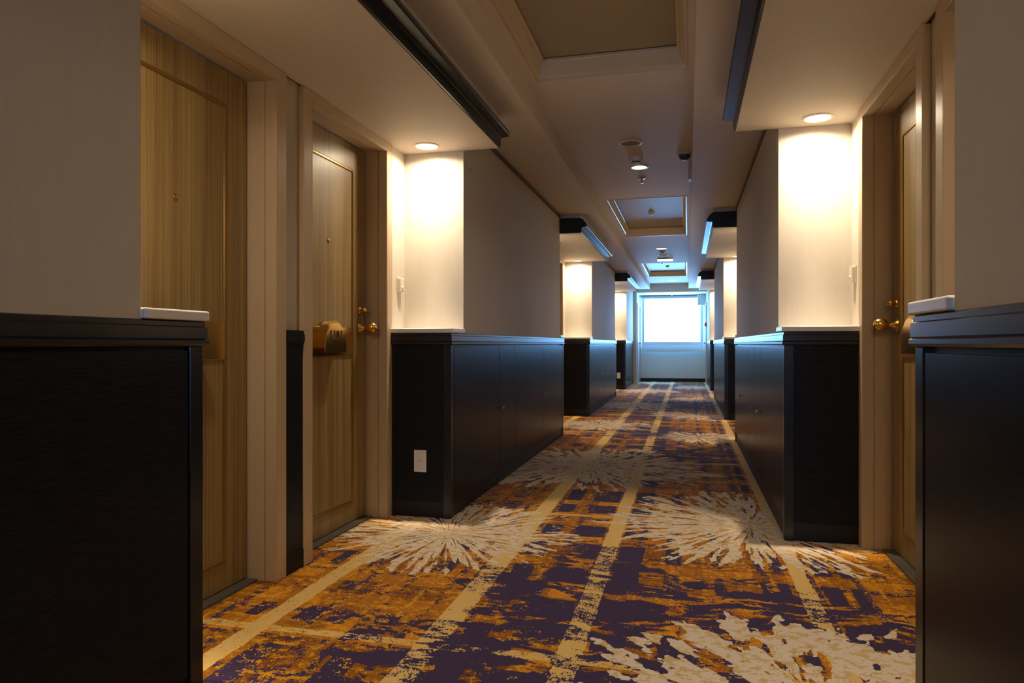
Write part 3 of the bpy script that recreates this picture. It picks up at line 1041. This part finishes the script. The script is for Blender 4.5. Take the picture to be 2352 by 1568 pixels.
def outlet(x, y, z, label):
    t = tag(empty('power_outlet', (x, y, z)), label, 'power outlet', 'wall power outlets low on cabinet ends')
    obj('plate', boxes((-.036, .036, -.005, 0.0, -.060, .060)), M_WHITE, t, bevel=.003)
    obj('socket_insert', boxes((-.018, .018, -.0062, -.005, -.016, .016)), M_WHITE, t, bevel=.001)
    bm = boxes((-.0065, -.0045, -.0067, -.0062, -.005, .007), (.0045, .0065, -.0067, -.0062, -.004, .006))
    obj('slots', bm, M_DARKPLASTIC, t)


outlet(-1.418, 3.6055, 0.308, 'white power outlet on the nearest left cabinet end past the doors')
outlet(-1.385, 14.7455, 0.285, 'power outlet low on the farthest left cabinet end')


def hook(x, y, z, s, label):
    t = tag(empty('wall_hook', (x, y, z)), label, 'hook', 'small hooks high on the upper walls')
    obj('plate', boxes((0.0, s * .003, -.009, .009, -.036, .036)), M_PLASTIC, t, bevel=.001)
    bm = bmesh.new()
    tube(bm, [(s * .003, 0, -.022), (s * .014, 0, -.028), (s * .022, 0, -.036), (s * .026, 0, -.030)], .003)
    obj('prong', bm, M_STEEL, t, smooth=True)


hook(XL, 3.91, 1.995, 1, 'small pale hook high beside the first bright wall face on the left')
hook(XL, 6.90, 1.985, 1, 'small pale hook at the far end of the first left wall section')
hook(XR, 3.88, 1.985, -1, 'small pale hook high beside the bright right wall face')

# red alarm lamp and call panel at the far right wall
t = tag(empty('fire_alarm', (XR, 16.97, 1.30)), 'red alarm lamp on its panel at the far right by the window', 'fire alarm')
obj('panel', boxes((-.012, -0.0005, -.09, .09, -.28, .28)), M_GREYPLASTIC, t, bevel=.003)
bm = bmesh.new()
lathe(bm, [(.060, .012), (.060, .020), (.050, .042), (.030, .060), (.010, .066)], (0, 0, .10), 'x', 28, -1)
obj('lamp', bm, M_RED, t, smooth=True)
bm = bmesh.new()
lathe(bm, [(.040, .012), (.040, .020), (.015, .024)], (0, 0, -.10), 'x', 24, -1)
obj('button', bm, M_RED, t, smooth=True)

# box high on the end wall
t = tag(empty('speaker_box', (0.345, YE, 2.020)), 'pale box mounted high at the right corner of the end window', 'speaker')
obj('housing', boxes((-.098, .098, -.300, -.160, -.128, .128)), M_GREYPLASTIC, t, bevel=.004)
bm = bmesh.new()
for q in range(9):
    box(bm, -.080, .080, -.303, -.300, -.100 + q * .025, -.090 + q * .025)
obj('grille', bm, M_GREYPLASTIC, t)

# roman blind
t = tag(empty('roman_blind', (-0.34, YE - 0.10, 0)), 'glowing white roman blind lowered over the end window', 'blind')
SX0, SX1 = -0.755, 0.725
bm = bmesh.new()
box(bm, SX0 - .01, SX1 + .01, -.02, .10, 2.100, 2.135)
obj('head_rail', bm, M_GREYPAINT, t)
bm = bmesh.new()
box(bm, SX0 + .055, SX1 - .065, -.002, .002, 0.985, 2.075)
obj('sheet', bm, M_SHADE, t)
bm = boxes((SX0, SX0 + .055, -.003, .003, 0.985, 2.10), (SX1 - .065, SX1, -.003, .003, 0.985, 2.10), (SX0 + .055, SX1 - .065, -.003, .003, 2.075, 2.10))
tag(obj('border', bm, M_HEM, t), 'shaded fabric border')
bm = bmesh.new()
nseg = 48
for (zt, zb, yo) in ((1.000, 0.870, -.010), (0.925, 0.805, -.024), (0.880, 0.742, -.038)):
    rows = []
    for i in range(nseg + 1):
        xx = SX0 + (SX1 - SX0) * i / nseg
        sag = 0.006 * math.sin(i / nseg * 3 * PI)
        col = []
        for q in range(7):
            ph = q / 6
            zz = zt + (zb + sag - zt) * ph
            yy = yo - .012 * math.sin(ph * PI * .8)
            col.append((xx, yy, zz))
        rows.append(col)
    fv = [[bm.verts.new(c) for c in r] for r in rows]
    bv = [[bm.verts.new((c[0], c[1] + .006, c[2])) for c in r] for r in rows]
    for i in range(nseg):
        for q in range(6):
            bm.faces.new((fv[i][q], fv[i + 1][q], fv[i + 1][q + 1], fv[i][q + 1]))
            bm.faces.new((bv[i][q], bv[i][q + 1], bv[i + 1][q + 1], bv[i + 1][q]))
        bm.faces.new((fv[i][6], fv[i + 1][6], bv[i + 1][6], bv[i][6]))
        bm.faces.new((fv[i][0], bv[i][0], bv[i + 1][0], fv[i + 1][0]))
    for i in (0, nseg):
        for q in range(6):
            bm.faces.new((fv[i][q], fv[i][q + 1], bv[i][q + 1], bv[i][q]))
tag(obj('folded_hem', bm, M_HEM, t, smooth=True), 'blue-grey folded hem')
